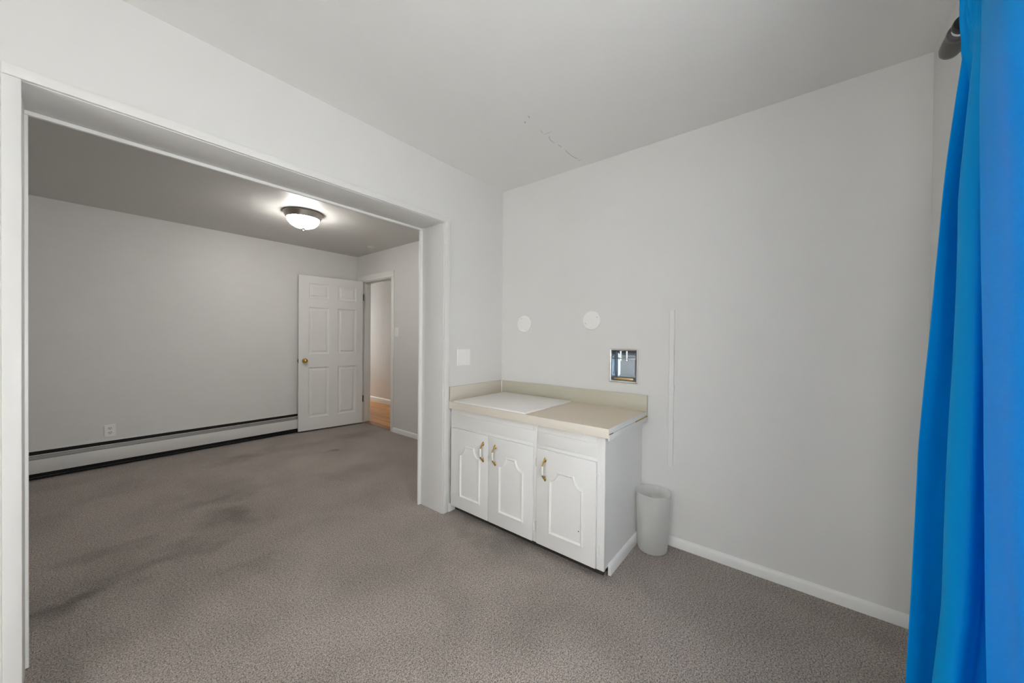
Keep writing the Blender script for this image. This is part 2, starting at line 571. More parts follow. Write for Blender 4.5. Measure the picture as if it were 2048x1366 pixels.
def window(name, box, n, axis):
    """box: six bounds of the hole; frame, mullions and panes sit in its depth"""
    ax0, ax1, ay0, ay1, az0, az1 = box
    r = bpy.data.objects.new(name, None)
    r.location = ((ax0 + ax1) / 2, (ay0 + ay1) / 2, az0)
    C.objects.link(r)
    struct(r)
    w = 0.045
    if axis == 'x':
        ym = (ay0 + ay1) / 2
        boxes('window_frame', [(ax0, ax1, ym - .03, ym + .03, az0, az0 + w), (ax0, ax1, ym - .03, ym + .03, az1 - w, az1),
                               (ax0, ax0 + w, ym - .03, ym + .03, az0 + w, az1 - w), (ax1 - w, ax1, ym - .03, ym + .03, az0 + w, az1 - w)]
              + [(ax0 + (ax1 - ax0) * i / n - .025, ax0 + (ax1 - ax0) * i / n + .025, ym - .03, ym + .03, az0 + w, az1 - w) for i in range(1, n)], M['window_frame'], r)
        for i in range(n):
            a = ax0 + (ax1 - ax0) * i / n + (w if i == 0 else .025)
            b = ax0 + (ax1 - ax0) * (i + 1) / n - (w if i == n - 1 else .025)
            boxes('pane', [(a, b, ym - .002, ym + .002, az0 + w, az1 - w)], M['glass'], r)
    else:
        xm = (ax0 + ax1) / 2
        boxes('window_frame', [(xm - .03, xm + .03, ay0, ay1, az0, az0 + w), (xm - .03, xm + .03, ay0, ay1, az1 - w, az1),
                               (xm - .03, xm + .03, ay0, ay0 + w, az0 + w, az1 - w), (xm - .03, xm + .03, ay1 - w, ay1, az0 + w, az1 - w)]
              + [(xm - .03, xm + .03, ay0 + (ay1 - ay0) * i / n - .025, ay0 + (ay1 - ay0) * i / n + .025, az0 + w, az1 - w) for i in range(1, n)], M['window_frame'], r)
        for i in range(n):
            a = ay0 + (ay1 - ay0) * i / n + (w if i == 0 else .025)
            b = ay0 + (ay1 - ay0) * (i + 1) / n - (w if i == n - 1 else .025)
            boxes('pane', [(xm - .002, xm + .002, a, b, az0 + w, az1 - w)], M['glass'], r)


window('window_1', (WIN1[0], WIN1[1], Y0 - T, Y0, WIN1[2], WIN1[3]), 3, 'x')
window('added_window_end', (XB - T, XB, ADDED_WIN_END[0], ADDED_WIN_END[1], ADDED_WIN_END[2], ADDED_WIN_END[3]), 2, 'y')  # added out of view to fill light onto the right wall
window('added_window_hall', (ADDED_WIN_HALL[0], ADDED_WIN_HALL[1], HY1, HY1 + T, ADDED_WIN_HALL[2], ADDED_WIN_HALL[3]), 1, 'x')  # added out of view so daylight reaches the hall wall

# trim of the wide opening: lining boards, front casing, rear stop
ntrim = [0]


def trim(lst, mat='trim', bevel=0.002, label=None):
    ntrim[0] += 1
    return struct(boxes('trim_%d' % ntrim[0], lst, M[mat], bevel=bevel), label)


LB = 0.010
trim([(OX1, OX1 + LB, Y1 - .001, YR + .001, 0.0, OZ)], 'jamb', 0.001, 'right lining board of the wide opening')
# (the right lining stands on the wall edge)
trim([(OX0 - .006 - LB, OX0 - .006, Y1 - .001, YR + .001, 0.0, OZ)], 'jamb', 0.001, 'left lining board of the wide opening')
trim([(OX0 - .006 - LB, OX1 + LB, Y1 - .001, YR + .001, OZ, OZ + LB)], 'jamb', 0.001, 'head lining board of the wide opening')
trim([(OX1 + .006, OX1 + .050, Y1 - .014, Y1, 0.0, OZ + .006)], 'casing', 0.003, 'right casing of the wide opening beside the cabinet')
trim([(OX0 - .038, OX0, Y1 - .014, Y1, 0.0, OZ + .002)], 'casing', 0.003, 'left casing of the wide opening')
trim([(OX0 - .038, OX1 + .050, Y1 - .014, Y1, OZ + .003, OZ + .039)], 'casing', 0.003, 'head casing of the wide opening')
trim([(OX1 - .022, OX1 + .02, YR + .0005, YR + .016, 0.0, OZ - .0145)], 'trim', 0.002, 'right rear edge strip of the wide opening')
trim([(OX0 - .03, OX0 + .002, YR + .0005, YR + .016, 0.018, OZ - .0145)], 'trim', 0.002, 'left rear edge strip of the wide opening')
trim([(OX0 - .02, OX1 + .02, YR + .0005, YR + .016, OZ - .014, OZ + .02)], 'trim', 0.002, 'head rear edge strip of the wide opening')

# doorway to the hall: jamb boards, stops and casing
trim([(X2 - .002, X2 + T + .002, DY0 - .012, DY0 + .004, 0, DZ)], 'trim', 0.001)
trim([(X2 - .002, X2 + T + .002, DY1 - .004, DY1 + .012, 0, DZ)], 'trim', 0.001)
trim([(X2 - .002, X2 + T + .002, DY0 - .012, DY1 + .012, DZ - .004, DZ + .012)], 'trim', 0.001)
trim([(X2 - .016, X2, DY0 - .056, DY0 - .001, 0, DZ + .004)], 'trim', 0.003, 'right casing of the hall doorway')
trim([(X2 - .016, X2, DY1 + .003, DY1 + .075, 0, DZ + .004)], 'trim', 0.003, 'left casing of the hall doorway')
trim([(X2 - .016, X2, DY0 - .056, Y2 - .004, DZ + .006, DZ + .088)], 'trim', 0.003, 'head casing of the hall doorway')
trim([(X2 + .05, X2 + .085, DY0 + .004, DY0 + .016, 0, DZ - .004)], 'trim', 0.001)
trim([(X2 + .05, X2 + .085, DY0 + .016, DY1 - .016, DZ - .016, DZ - .004)], 'trim', 0.001)
strike = boxes('strike_plate', [(X2 + .012, X2 + .040, DY0 + .0035, DY0 + .0055, .905, .965)], M['hinge'])
struct(strike, 'dark strike plate in the hall door jamb')


def base_profile(t, h):
    return [(0, 0), (t, 0), (t, h * .72), (t * .75, h * .86), (t * .4, h * .97), (0, h)]


def baseboard(name, axis, at, sgn, a0, a1, h=0.058, t=0.013, label=None):
    bm = bmesh.new()
    poly = [(at + sgn * u, v) for u, v in base_profile(t, h)]
    if axis == 'y':
        # runs along y, sticks out in x
        add_prism(bm, poly, 'y', a0, a1)
    else:
        add_prism(bm, poly, 'x', a0, a1)
    return struct(obj(name, bm, M['trim'], smooth=True), label)


baseboard('baseboard_right', 'y', X1, -1, Y0, 0.755, label='white baseboard under the right wall')
baseboard('baseboard_door', 'y', X2, -1, YR, DY0 - .056, h=0.062, label='white baseboard beside the hall doorway')
baseboard('baseboard_hall', 'y', XH, -1, HY0, HY1, h=0.10, t=0.016, label='white baseboard in the hall')
baseboard('baseboard_partition', 'x', Y1, -1, OX1 + .051, 1.822, h=0.055, t=0.018, label='short white baseboard end between the casing and the cabinet')
baseboard('baseboard_window', 'x', Y0, 1, XB, X1 - .015, label='white baseboard under the curtain')

# ------------------------------------------------------------------ base cabinet
CX, CYR, CYL, CT = 1.735, 0.774, 1.952, 0.744      # face frame plane, right side, left side, top
cab = thing('base_cabinet', 'white painted three-door base cabinet under the beige countertop', 'cabinet', (2.02, 1.36, 0))
boxes('side_panel', [(CX + .002, X1 - .001, CYR, CYR + .016, .045, CT)], M['cabinet'], cab)
boxes('carcass', [(CX + .02, X1 - .003, CYR + .017, CYL, .062, CT - .002)], M['cabinet'], cab)
boxes('face_frame', [(CX, CX + .02, CYR - .003, CYR + .045, .045, CT), (CX, CX + .02, CYL - .022, CYL, .045, CT),
                     (CX, CX + .02, 1.195, 1.228, .045, CT), (CX, CX + .02, CYR + .045, 1.195, .700, CT), (CX, CX + .02, 1.228, CYL - .022, .700, CT),
                     (CX, CX + .02, CYR + .045, 1.195, .595, .640), (CX, CX + .02, 1.228, CYL - .022, .595, .640),
                     (CX, CX + .02, CYR + .045, 1.195, .045, .085), (CX, CX + .02, 1.228, CYL - .022, .045, .085)], M['cabinet'], cab, bevel=0.0012)
boxes('toe_board', [(1.772, 1.788, CYR + .017, CYL, 0.0, .062)], M['toe_shade'], cab)  # set forward and darkened so the recess shade reads as a band
boxes('toe_floor', [(CX + .004, 1.772, CYR + .004, CYL, .040, .0449)], M['toe_shade'], cab)  # same painted shade on the underside of the frame
bm = bmesh.new()
add_prism(bm, [(CYR - .0005 - u, v) for u, v in base_profile(.015, .060)], 'x', 1.792, X1 - .014)
obj('base_strip', bm, M['trim'], cab, smooth=True)
boxes('drawer_front', [(CX - .006, CX + .004, 1.212, CYL - .012, .628, .704)], M['cabinet'], cab, bevel=0.003)
boxes('drawer_front', [(CX - .006, CX + .004, .815, 1.192, .628, .704)], M['cabinet'], cab, bevel=0.003)
DX = 1.717


def moulding_outline(ya, yb, za, zs, zt, ins, r):
    """closed outline, inset by ins; ya<yb, shoulders at zs, top at zt, quarter-round scoops of radius r x (zt-zs)"""
    pts = [(ya + ins, za + ins), (yb - ins, za + ins), (yb - ins, zs - ins * .35)]
    n = 7
    h = zt - zs
    # small ledge, then concave quarter round up to the flat top (left-hand side seen from the room)
    for i in range(n + 1):
        a = (PI / 2) * i / n
        cy, cz = yb - 0.004, zt + 0.004
        yy = cy - (r + ins * .9) * math.sin(a) - (0.0 if i else 0)
        zz = cz - (h + .004 + ins * .6) * math.cos(a)
        if i == n:
            zz = zt - ins
        pts.append((min(yy, yb - ins), min(zz, zt - ins)))
    for i in range(n, -1, -1):
        a = (PI / 2) * i / n
        cy, cz = ya + 0.004, zt + 0.004
        yy = cy + (r + ins * .9) * math.sin(a)
        zz = cz - (h + .004 + ins * .6) * math.cos(a)
        if i == n:
            zz = zt - ins
        pts.append((max(yy, ya + ins), min(zz, zt - ins)))
    pts.append((ya + ins, zs - ins * .35))
    return pts


def cabinet_door(ya, yb, ma, mb, hy, hinge_y, lab):
    d = boxes('door', [(DX, CX - .0008, ya, yb, .053, .609)], M['cabinet'], cab, bevel=0.002)
    d['label'] = lab
    # moulding: rounded strip between an outer and an inner outline
    W = 0.016
    lv = [(0.0, 0.0), (0.003, 0.007), (W * .5, 0.010), (W - .004, 0.006), (W, 0.0)]
    bm = bmesh.new()
    rings = []
    for ins, hgt in lv:
        rings.append([bm.verts.new((DX - hgt + (0.0005 if hgt == 0 else 0), y, z)) for y, z in moulding_outline(ma, mb, .138, .442, .507, ins, .052)])
    for a, b in zip(rings[:-1], rings[1:]):
        n = len(a)
        for i in range(n):
            j = (i + 1) % n
            try:
                bm.faces.new((a[i], a[j], b[j], b[i]))
            except ValueError:
                pass
    obj('moulding', bm, M['trim'], d, smooth=True, angle=30)
    # bow pull: brass ends with leaf-shaped feet, porcelain grip
    zt, zb = .552, .443
    zm = (zt + zb) / 2
    for s, zf in ((1, zt), (-1, zb)):
        bm = bmesh.new()
        add_lathe(bm, [(0, -.0045), (.006, -.004), (.0085, -.0015), (.009, .0)], 'x', 16, (DX, hy, zf))
        add_tube(bm, [(DX - .002, hy, zf), (DX - .010, hy, zf - s * .006), (DX - .020, hy, zf - s * .016), (DX - .025, hy, zf - s * .026)], [.0065, .0048, .0042, .0052], 10)
        add_tube(bm, [(DX - .0245, hy, zf - s * .024), (DX - .026, hy, zf - s * .029)], [.0062, .0062], 12)
        for v in bm.verts:
            if v.co.x > DX - .006:
                v.co.z = v.co.z + (v.co.z - zf) * 0.55
        obj('handle_mount', bm, M['brass'], d, smooth=True)
    bm = bmesh.new()
    zz = [zm - .026, zm - .018, zm - .008, zm, zm + .008, zm + .018, zm + .026]
    add_tube(bm, [(DX - .026 - .003 * math.cos((z - zm) / .026 * PI / 2), hy, z) for z in zz], [.0048, .0060, .0068, .0070, .0068, .0060, .0048], 14)
    obj('handle_grip', bm, M['porcelain'], d, smooth=True)
    for hz in (.523, .142):
        bm = bmesh.new()
        add_box(bm, CX - .004, CX, hinge_y - .008, hinge_y + .008, hz - .030, hz + .030, .0012)
        add_tube(bm, [(CX - .009, hinge_y, hz - .024), (CX - .009, hinge_y, hz + .024)], .0045, 10)
        for q in (-.012, 0, .012):
            add_tube(bm, [(CX - .009, hinge_y, hz + q - .0035), (CX - .009, hinge_y, hz + q + .0035)], .0056, 10)
        obj('hinge', bm, M['trim'], d, smooth=True)
    return d


cabinet_door(1.572, 1.928, 1.641, 1.838, 1.616, 1.9365, 'narrow white cabinet door nearest the opening, handle on its right')
cabinet_door(1.214, 1.568, 1.281, 1.479, 1.510, 1.2085, 'middle white cabinet door, handle on its left')
d3 = cabinet_door(.812, 1.186, .883, 1.100, 1.128, .8045, 'white cabinet door at the free end of the cabinet, handle on its left')
bm = bmesh.new()
add_lathe(bm, [(0, -.0008), (.003, -.0008), (.003, .0)], 'x', 10, (DX, .910, .216))
obj('screw_hole', bm, M['black'], d3)

# countertop
CZ0, CZ1, CFX, CRY = 0.7455, 0.795, 1.706, 0.741
ct = thing('countertop', 'beige laminate countertop with backsplash on the white cabinet', 'countertop', (2.0, 1.35, CZ0))
boxes('slab', [(CFX + .004, X1 - .016, CRY + .004, Y1 - .016, CZ0, CZ1)], M['counter'], ct)
boxes('front_edge', [(CFX, CFX + .0045, CRY, Y1 - .016, CZ0 + .0005, CZ1 + .0006)], M['counter_edge'], ct, bevel=0.0012)
boxes('side_edge', [(CFX + .003, X1 - .016, CRY, CRY + .0045, CZ0 + .022, CZ1 + .0006)], M['raw_edge'], ct, bevel=0.001)
boxes('side_batten', [(CFX + .004, X1 - .02, CRY - .003, CRY + .0045, CZ0 - .012, CZ0 + .0205)], M['raw_edge'], ct, bevel=0.002)
boxes('glue_line', [(2.08, X1 - .016, CRY - .0045, CRY, CZ0 + .019, CZ0 + .0245)], M['glue'], ct)
boxes('edge_chip', [(CFX + .006, CFX + .05, CRY - .0038, CRY, CZ0 + .020, CZ0 + .0232)], plain('bare_particle_edge', (0.30, 0.12, 0.07), 0.8, noise=.3), ct)
boxes('backsplash', [(X1 - .016, X1 - .0005, CRY, Y1 - .0005, CZ0 + .035, .897)], M['splash'], ct, bevel=0.0012)
boxes('backsplash', [(1.718, X1 - .0165, Y1 - .0155, Y1 - .0005, CZ0 + .035, .897)], M['splash_light'], ct, bevel=0.0012)
boxes('corner_caulk', [(X1 - .024, X1 - .016, Y1 - .024, Y1 - .0155, CZ1, .896)], M['raw_edge'], ct, bevel=0.002)

bd = boxes('laminate_board', [(1.7085, 2.262, 1.267, 1.897, CZ1 + .0008, CZ1 + .0125)], M['board'], bevel=0.002)
tag(bd, 'loose white board lying on the left end of the beige countertop', 'board')

# ------------------------------------------------------------------ wall fittings
def disc_cover(y, z, r, lab, a):
    t = thing('round_cover_plate', lab, 'cover plate', (X1, y, z), 'round cover plates above the countertop')
    bm = bmesh.new()
    add_lathe(bm, [(0, -.007), (r * .86, -.007), (r * .97, -.0055), (r, -.003), (r, -.0003)], 'x', 64, (X1, y, z))
    obj('plate', bm, M['plate'], t, smooth=True)
    for s in (-1, 1):
        bm = bmesh.new()
        add_lathe(bm, [(0, -.0084), (.0025, -.0082), (.0036, -.0072), (.0036, -.0065)], 'x', 12, (X1, y + s * r * .72 * math.cos(a), z + s * r * .72 * math.sin(a)))
        obj('screw', bm, M['nickel'], t, smooth=True)


disc_cover(1.727, 1.366, .068, 'white round cover plate on the wall, the one nearer the corner', 1.1)
disc_cover(1.136, 1.381, .068, 'white round cover plate on the wall, the one above the chrome niche', -0.45 + PI)

bp = thing('blank_cover_plate', 'white square blank plate on the partition above the counter end', 'cover plate', (1.860, Y1, 1.105))
bm = bmesh.new()
add_prism(bm, [(1.794, 1.043), (1.927, 1.043), (1.927, 1.167), (1.794, 1.167)], 'y', Y1 - .0045, Y1 - .0003)
bmesh.ops.bevel(bm, geom=[e for e in bm.edges if all(v.co.y < Y1 - .004 for v in e.verts)], offset=.0025, segments=3, affect='EDGES')
obj('plate', bm, M['plate'], bp, smooth=True)
for sx in (1.815, 1.906):
    bm = bmesh.new()
    add_lathe(bm, [(0, -.0058), (.003, -.0056), (.0036, -.0044)], 'y', 12, (sx, Y1, 1.105))
    obj('screw', bm, M['plate'], bp, smooth=True)

# chrome niche set into the right wall
ni = thing('chrome_wall_niche', 'recessed chrome holder set into the wall above the counter end', 'wall niche', (X1, .902, .963))
bm = bmesh.new()
oy0, oy1, oz0, oz1 = .807, .997, .963, 1.188
iy0, iy1, iz0, iz1 = .822, .982, .979, 1.173
prof = [(0, .0003), (0.001, .006), (0.35, .008), (0.75, .006), (1.0, .0)]
rings = []
for t_, hgt in prof:
    a0 = oy0 + (iy0 - oy0) * t_
    a1 = oy1 + (iy1 - oy1) * t_
    b0 = oz0 + (iz0 - oz0) * t_
    b1 = oz1 + (iz1 - oz1) * t_
    rings.append([bm.verts.new((X1 - hgt, a, b)) for a, b in ((a0, b0), (a1, b0), (a1, b1), (a0, b1))])
rings.append([bm.verts.new((X1 + .003, a, b)) for a, b in ((iy0, iz0), (iy1, iz0), (iy1, iz1), (iy0, iz1))])
for a, b in zip(rings[:-1], rings[1:]):
    for i in range(4):
        bm.faces.new((a[i], a[(i + 1) % 4], b[(i + 1) % 4], b[i]))
obj('rim', bm, M['chrome'], ni)
bm = bmesh.new()
cav = [(X1 + .002, 0), (X1 + .05, .004), (X1 + .066, .016), (X1 + .07, .03)]
rings = []
for xx, q in cav:
    rings.append([bm.verts.new((xx, a, b)) for a, b in ((iy0 + q, iz0 + q), (iy1 - q, iz0 + q), (iy1 - q, iz1 - q), (iy0 + q, iz1 - q))])
for a, b in zip(rings[:-1], rings[1:]):
    for i in range(4):
        bm.faces.new((a[i], a[(i + 1) % 4], b[(i + 1) % 4], b[i]))
bm.faces.new(rings[-1])
obj('lining', bm, M['chrome_in'], ni)
bm = bmesh.new()
add_box(bm, X1 + .004, X1 + .034, iy0 + .001, iy1 - .001, 1.1195, 1.1245, .001)
obj('shelf_bar', bm, M['nickel'], ni, smooth=True)
for yy in (.930, .888):
    bm = bmesh.new()
    add_tube(bm, [(X1 + .022, yy, 1.124), (X1 + .022, yy, 1.172)], .0075, 14)
    add_tube(bm, [(X1 + .022, yy, 1.108), (X1 + .022, yy, 1.120)], .0095, 14)
    obj('tube', bm, M['chrome'], ni, smooth=True)
boxes('soap_lip', [(X1 + .001, X1 + .012, iy0 + .014, iy1 - .014, iz0 + .002, iz0 + .017)], plain('gold_reflection_lip', (0.62, 0.47, 0.22), 0.35, 0.8, noise=.15), ni, bevel=0.003)  # gold colour paints a warm reflection onto the lip

# cable raceway
rc = thing('cable_raceway', 'slim white vertical cable channel on the right wall with a joint sleeve', 'cable channel', (X1, .600, .480))
for (a, b) in ((.480, .953), (.955, 1.430)):
    bm = bmesh.new()
    add_prism(bm, [(X1 - .0003, .586), (X1 - .009, .5865), (X1 - .011, .589), (X1 - .011, .613), (X1 - .009, .6155), (X1 - .0003, .616)], 'z', a, b)
    obj('channel', bm, M['casing'], rc)
bm = bmesh.new()
add_prism(bm, [(X1 - .0003, .5835), (X1 - .0105, .584), (X1 - .013, .587), (X1 - .013, .615), (X1 - .0105, .618), (X1 - .0003, .6185)], 'z', .936, .974)
obj('joint_sleeve', bm, M['casing'], rc)

# switch by the hall door
sw = thing('light_switch', 'white toggle switch plate on the wall beside the hall doorway', 'light switch', (X2, 4.105, 1.32))
bm = bmesh.new()
add_prism(bm, [(4.068, 1.262), (4.142, 1.262), (4.142, 1.378), (4.068, 1.378)], 'x', X2 - .0055, X2 - .0003)
bmesh.ops.bevel(bm, geom=[e for e in bm.edges if all(v.co.x < X2 - .005 for v in e.verts)], offset=.003, segments=2, affect='EDGES')
obj('plate', bm, M['plate'], sw, smooth=True)
bm = bmesh.new()
add_box(bm, X2 - .016, X2 - .0050, 4.100, 4.110, 1.320, 1.336, .001)
obj('toggle', bm, M['plate'], sw, smooth=True)

# outlet on the far wall
ou = thing('wall_outlet', 'white double outlet low on the far wall above the heater', 'outlet', (.252, Y2, .274))
bm = bmesh.new()
add_prism(bm, [(.2145, .276), (.2895, .276), (.2895, .392), (.2145, .392)], 'y', Y2 - .0055, Y2 - .0003)
bmesh.ops.bevel(bm, geom=[e for e in bm.edges if all(v.co.y < Y2 - .005 for v in e.verts)], offset=.003, segments=2, affect='EDGES')
obj('plate', bm, M['plate'], ou, smooth=True)
for zc in (.355, .313):
    bm = bmesh.new()
    n = 20
    poly = []
    for i in range(n):
        a = 2 * PI * i / n
        poly.append((.252 + .0165 * math.cos(a), zc + max(-.0135, min(.0135, .0175 * math.sin(a)))))
    add_prism(bm, poly, 'y', Y2 - .0075, Y2 - .005)
    s_ = obj('socket', bm, M['porcelain'], ou)
    boxes('slot', [(.2445, .2475, Y2 - .0080, Y2 - .0074, zc - .001, zc + .008), (.2570, .2600, Y2 - .0080, Y2 - .0074, zc - .001, zc + .008),
                   (.2500, .2550, Y2 - .0080, Y2 - .0074, zc - .010, zc - .005)], M['black'], s_)

# baseboard heater along the far wall
HX0, HX1 = -1.0, 2.36
ht = thing('baseboard_heater', 'long white hot-water baseboard heater along the far wall', 'heater', (0.7, Y2 - .03, 0))
boxes('back_plate', [(HX0, HX1, Y2 - .006, Y2 - .0005, .012, .248)], M['heater'], ht, bevel=.001)
boxes('front_panel', [(HX0, HX1, Y2 - .066, Y2 - .062, .056, .176), (HX0, HX1, Y2 - .066, Y2 - .052, .172, .1765)], M['heater'], ht, bevel=.001)
bm = bmesh.new()
add_prism(bm, [(Y2 - .058, .180), (Y2 - .056, .178), (Y2 - .046, .206), (Y2 - .0475, .2085), (Y2 - .050, .207)], 'x', HX0, HX1)
obj('damper', bm, M['heater_grey'], ht)
boxes('damper_lip', [(HX0, HX1, Y2 - .0505, Y2 - .046, .2085, .2125)], M['heater'], ht)
boxes('heating_element', [(HX0, HX1, Y2 - .050, Y2 - .008, .085, .170)], M['black'], ht)
boxes('bottom_lip', [(HX0, HX1, Y2 - .058, Y2 - .006, .004, .010)], M['black'], ht)
boxes('inner_shadow_plate', [(HX0, HX1, Y2 - .0085, Y2 - .0065, .012, .236)], M['black'], ht)
boxes('end_cap', [(HX1, HX1 + .05, Y2 - .068, Y2 - .0005, .004, .25)], M['heater'], ht, bevel=.002)
boxes('end_cap', [(HX0 - .05, HX0, Y2 - .068, Y2 - .0005, .004, .25)], M['heater'], ht, bevel=.002)

# small round ceiling cap
cap = thing('round_ceiling_cover', 'small round white cap on the rear ceiling near the hall doorway', 'cover plate', (2.507, 4.39, H2))
bm = bmesh.new()
add_lathe(bm, [(0, -.012), (.030, -.0115), (.043, -.008), (.047, -.003), (.047, -.0003)], 'z', 40, (2.507, 4.39, H2))
obj('cover', bm, M['ceiling_rear'], cap, smooth=True)
bm = bmesh.new()
add_lathe(bm, [(.047, -.004), (.056, -.0025), (.058, -.0003)], 'z', 40, (2.507, 4.39, H2))
obj('flange', bm, M['ceiling_rear'], cap, smooth=True)

# dome lamp
LX, LY = 1.42, 3.73
lamp = thing('ceiling_lamp', 'lit flush dome ceiling lamp with brushed nickel ring in the rear room', 'ceiling lamp', (LX, LY, H2))
bm = bmesh.new()
add_lathe(bm, [(0, -.0005), (.160, -.0005), (.170, -.004), (.171, -.010), (.166, -.015), (.1645, -.020), (.158, -.030), (.152, -.042), (.146, -.055), (.1435, -.058), (.138, -.058), (.138, -.04), (0, -.04)], 'z', 96, (LX, LY, H2))
obj('ring', bm, M['nickel'], lamp, smooth=True)
bm = bmesh.new()
R_, D_ = .1375, .092
prof = [(R_, -.050)]
for i in range(15):
    a = (PI / 2) * i / 14
    prof.append((R_ * math.cos(a) if i < 14 else 0, -.055 - D_ * math.sin(a)))
add_lathe(bm, prof, 'z', 96, (LX, LY, H2))
obj('glass_bowl', bm, M['lamp_glass'], lamp, smooth=True)
bm = bmesh.new()
add_lathe(bm, [(0, -.142), (.016, -.143), (.0175, -.147), (.013, -.152), (.006, -.156), (.0045, -.160), (.0062, -.164), (.0062, -.168), (.003, -.172), (0, -.173)], 'z', 24, (LX, LY, H2))
obj('finial', bm, M['nickel'], lamp, smooth=True)

# ------------------------------------------------------------------ six-panel door, open into the rear room
HXP, HYP = 2.664, 4.905
ang = math.atan2(5.016 - HYP, 1.853 - HXP)       # from hinge to free edge
DW, DH, DT = 0.812, 2.028, 0.035
door = bpy.data.objects.new('door_1', None)
door.location = (HXP, HYP, 0.020)
door.rotation_euler = (0, 0, ang)
C.objects.link(door)
struct(door, 'white six-panel door standing open against the far wall')
DMAT = Matrix.Translation((HXP, HYP, 0.020)) @ Matrix.Rotation(ang, 4, 'Z')


def dbox(name, lst, mat, bevel=0.0, parent=None):
    """boxes in door space: x from the hinge, y towards the room, z up"""
    bm = bmesh.new()
    for b in lst:
        add_box(bm, *b, bevel=bevel)
    return dobj(name, bm, mat, bevel > 0, parent)


def dobj(name, bm, mat, smooth=False, parent=None):
    bmesh.ops.recalc_face_normals(bm, faces=bm.faces)
    me = bpy.data.meshes.new(name)
    bm.to_mesh(me)
    bm.free()
    me.materials.append(mat)
    if smooth:
        for p in me.polygons:
            p.use_smooth = True
        me.set_sharp_from_angle(angle=math.radians(40))
    o = bpy.data.objects.new(name, me)
    C.objects.link(o)
    o.parent = parent or door
    return o


# in door space the room-facing side is +y (rotation is close to 180 degrees); the door body lies at -y
cols = [(0.092, 0.338), (0.447, 0.697)]
rows = [(.165, .826), (1.000, 1.617), (1.730, 1.934)]
xs = [0, cols[0][0], cols[0][1], cols[1][0], cols[1][1], DW]
zs = [0, rows[0][0], rows[0][1], rows[1][0], rows[1][1], rows[2][0], rows[2][1], DH]
fr = []
for i in range(0, 6, 2):
    fr.append((xs[i], xs[i + 1], -DT, 0, 0, DH))
for j in range(0, 8, 2):
    for (a, b) in cols:
        fr.append((a, b, -DT, 0, zs[j], zs[j + 1]))
dbox('door_frame', fr, M['door'])
for (a, b) in cols:
    for (c, d) in rows:
        bm = bmesh.new()
        lv = [(0, 0.0), (.008, -.006), (.020, -.009), (.030, -.009), (.044, -.0035), (.046, -.003)]
        rings = []
        for ins, yy in lv:
            rings.append([bm.verts.new(p) for p in ((a + ins, yy, c + ins), (b - ins, yy, c + ins), (b - ins, yy, d - ins), (a + ins, yy, d - ins))])
        for r0, r1 in zip(rings[:-1], rings[1:]):
            for i in range(4):
                bm.faces.new((r0[i], r0[(i + 1) % 4], r1[(i + 1) % 4], r1[i]))
        bm.faces.new(rings[-1])
        back = [bm.verts.new(p) for p in ((a, -DT + .006, c), (b, -DT + .006, c), (b, -DT + .006, d), (a, -DT + .006, d))]
        bm.faces.new(back)
        for i in range(4):
            bm.faces.new((rings[0][i], rings[0][(i + 1) % 4], back[(i + 1) % 4], back[i]))
        dobj('panel', bm, M['door'])
bm = bmesh.new()
add_lathe(bm, [(0, .058), (.012, .0575), (.021, .053), (.0265, .045), (.0265, .038), (.021, .030), (.013, .025), (.011, .014), (.014, .010), (.026, .008), (.031, .004), (.032, .0002)], 'y', 32, (DW - .072, 0, .915))
kn = dobj('knob', bm, M['brass'], True)
dbox('latch_plate', [(DW, DW + .0015, -DT + .005, -.005, .885, .945), (DW, DW + .009, -.024, -.011, .907, .923)], M['hinge'])
for hz in (1.80, .345):
    bm = bmesh.new()
    add_tube(bm, [(-.006, .006, hz - .045), (-.006, .006, hz + .045)], .0065, 12)
    add_tube(bm, [(-.006, .006, hz - .052), (-.006, .006, hz - .045)], .004, 10)
    add_box(bm, -.0035, -.0005, -.030, .004, hz - .044, hz + .044)
    add_box(bm, -.016, -.0065, .002, .0045, hz - .044, hz + .044)
    dobj('hinge', bm, M['hinge'], True)

# ------------------------------------------------------------------ waste bin in the corner
bx, by = 2.188, 0.668
bn = thing('waste_bin', 'frosted translucent plastic waste bin between the cabinet and the right wall', 'waste bin', (bx, by, 0))
bm = bmesh.new()
BH = .345
prof = [(0, .003), (.076, .003), (.081, .006), (.083, .014), (.0975, BH - .004), (.0985, BH), (.0965, BH + .001), (.0955, BH - .003), (.0808, .017), (.078, .009), (0, .007)]
add_lathe(bm, prof, 'z', 64, (bx, by, 0))
obj('body', bm, M['frosted'], bn, smooth=True)

# ------------------------------------------------------------------ curtain and rod
RY, RZ = -0.350, 2.142
rod = thing('curtain_rod', 'dark curtain rod with grey end cap above the blue curtain', 'curtain rod', (1.70, RY, RZ))
bm = bmesh.new()
add_tube(bm, [(-1.0, RY, RZ), (1.583, RY, RZ)], .0125, 16)
obj('tube', bm, M['rod_dark'], rod, smooth=True)
bm = bmesh.new()
add_lathe(bm, [(0, 1.560), (.022, 1.561), (.0235, 1.566), (.0235, 1.578), (.021, 1.583), (0, 1.583)], 'x', 28, (0, RY, RZ))
obj('collar', bm, M['rod_dark'], rod, smooth=True)
bm = bmesh.new()
add_lathe(bm, [(0, 1.583), (.0195, 1.583), (.0205, 1.588), (.0205, 1.598), (0, 1.599)], 'x', 28, (0, RY, RZ))
obj('steel_ring', bm, M['chrome'], rod, smooth=True)
bm = bmesh.new()
add_lathe(bm, [(0, 1.5985), (.0245, 1.5985), (.0265, 1.602), (.0265, 1.612), (.0245, 1.616), (.0255, 1.622), (.0265, 1.650), (.0262, 1.680), (.023, 1.697), (.015, 1.708), (0, 1.712)], 'x', 32, (0, RY, RZ))
obj('end_cap', bm, M['rod_grey'], rod, smooth=True)
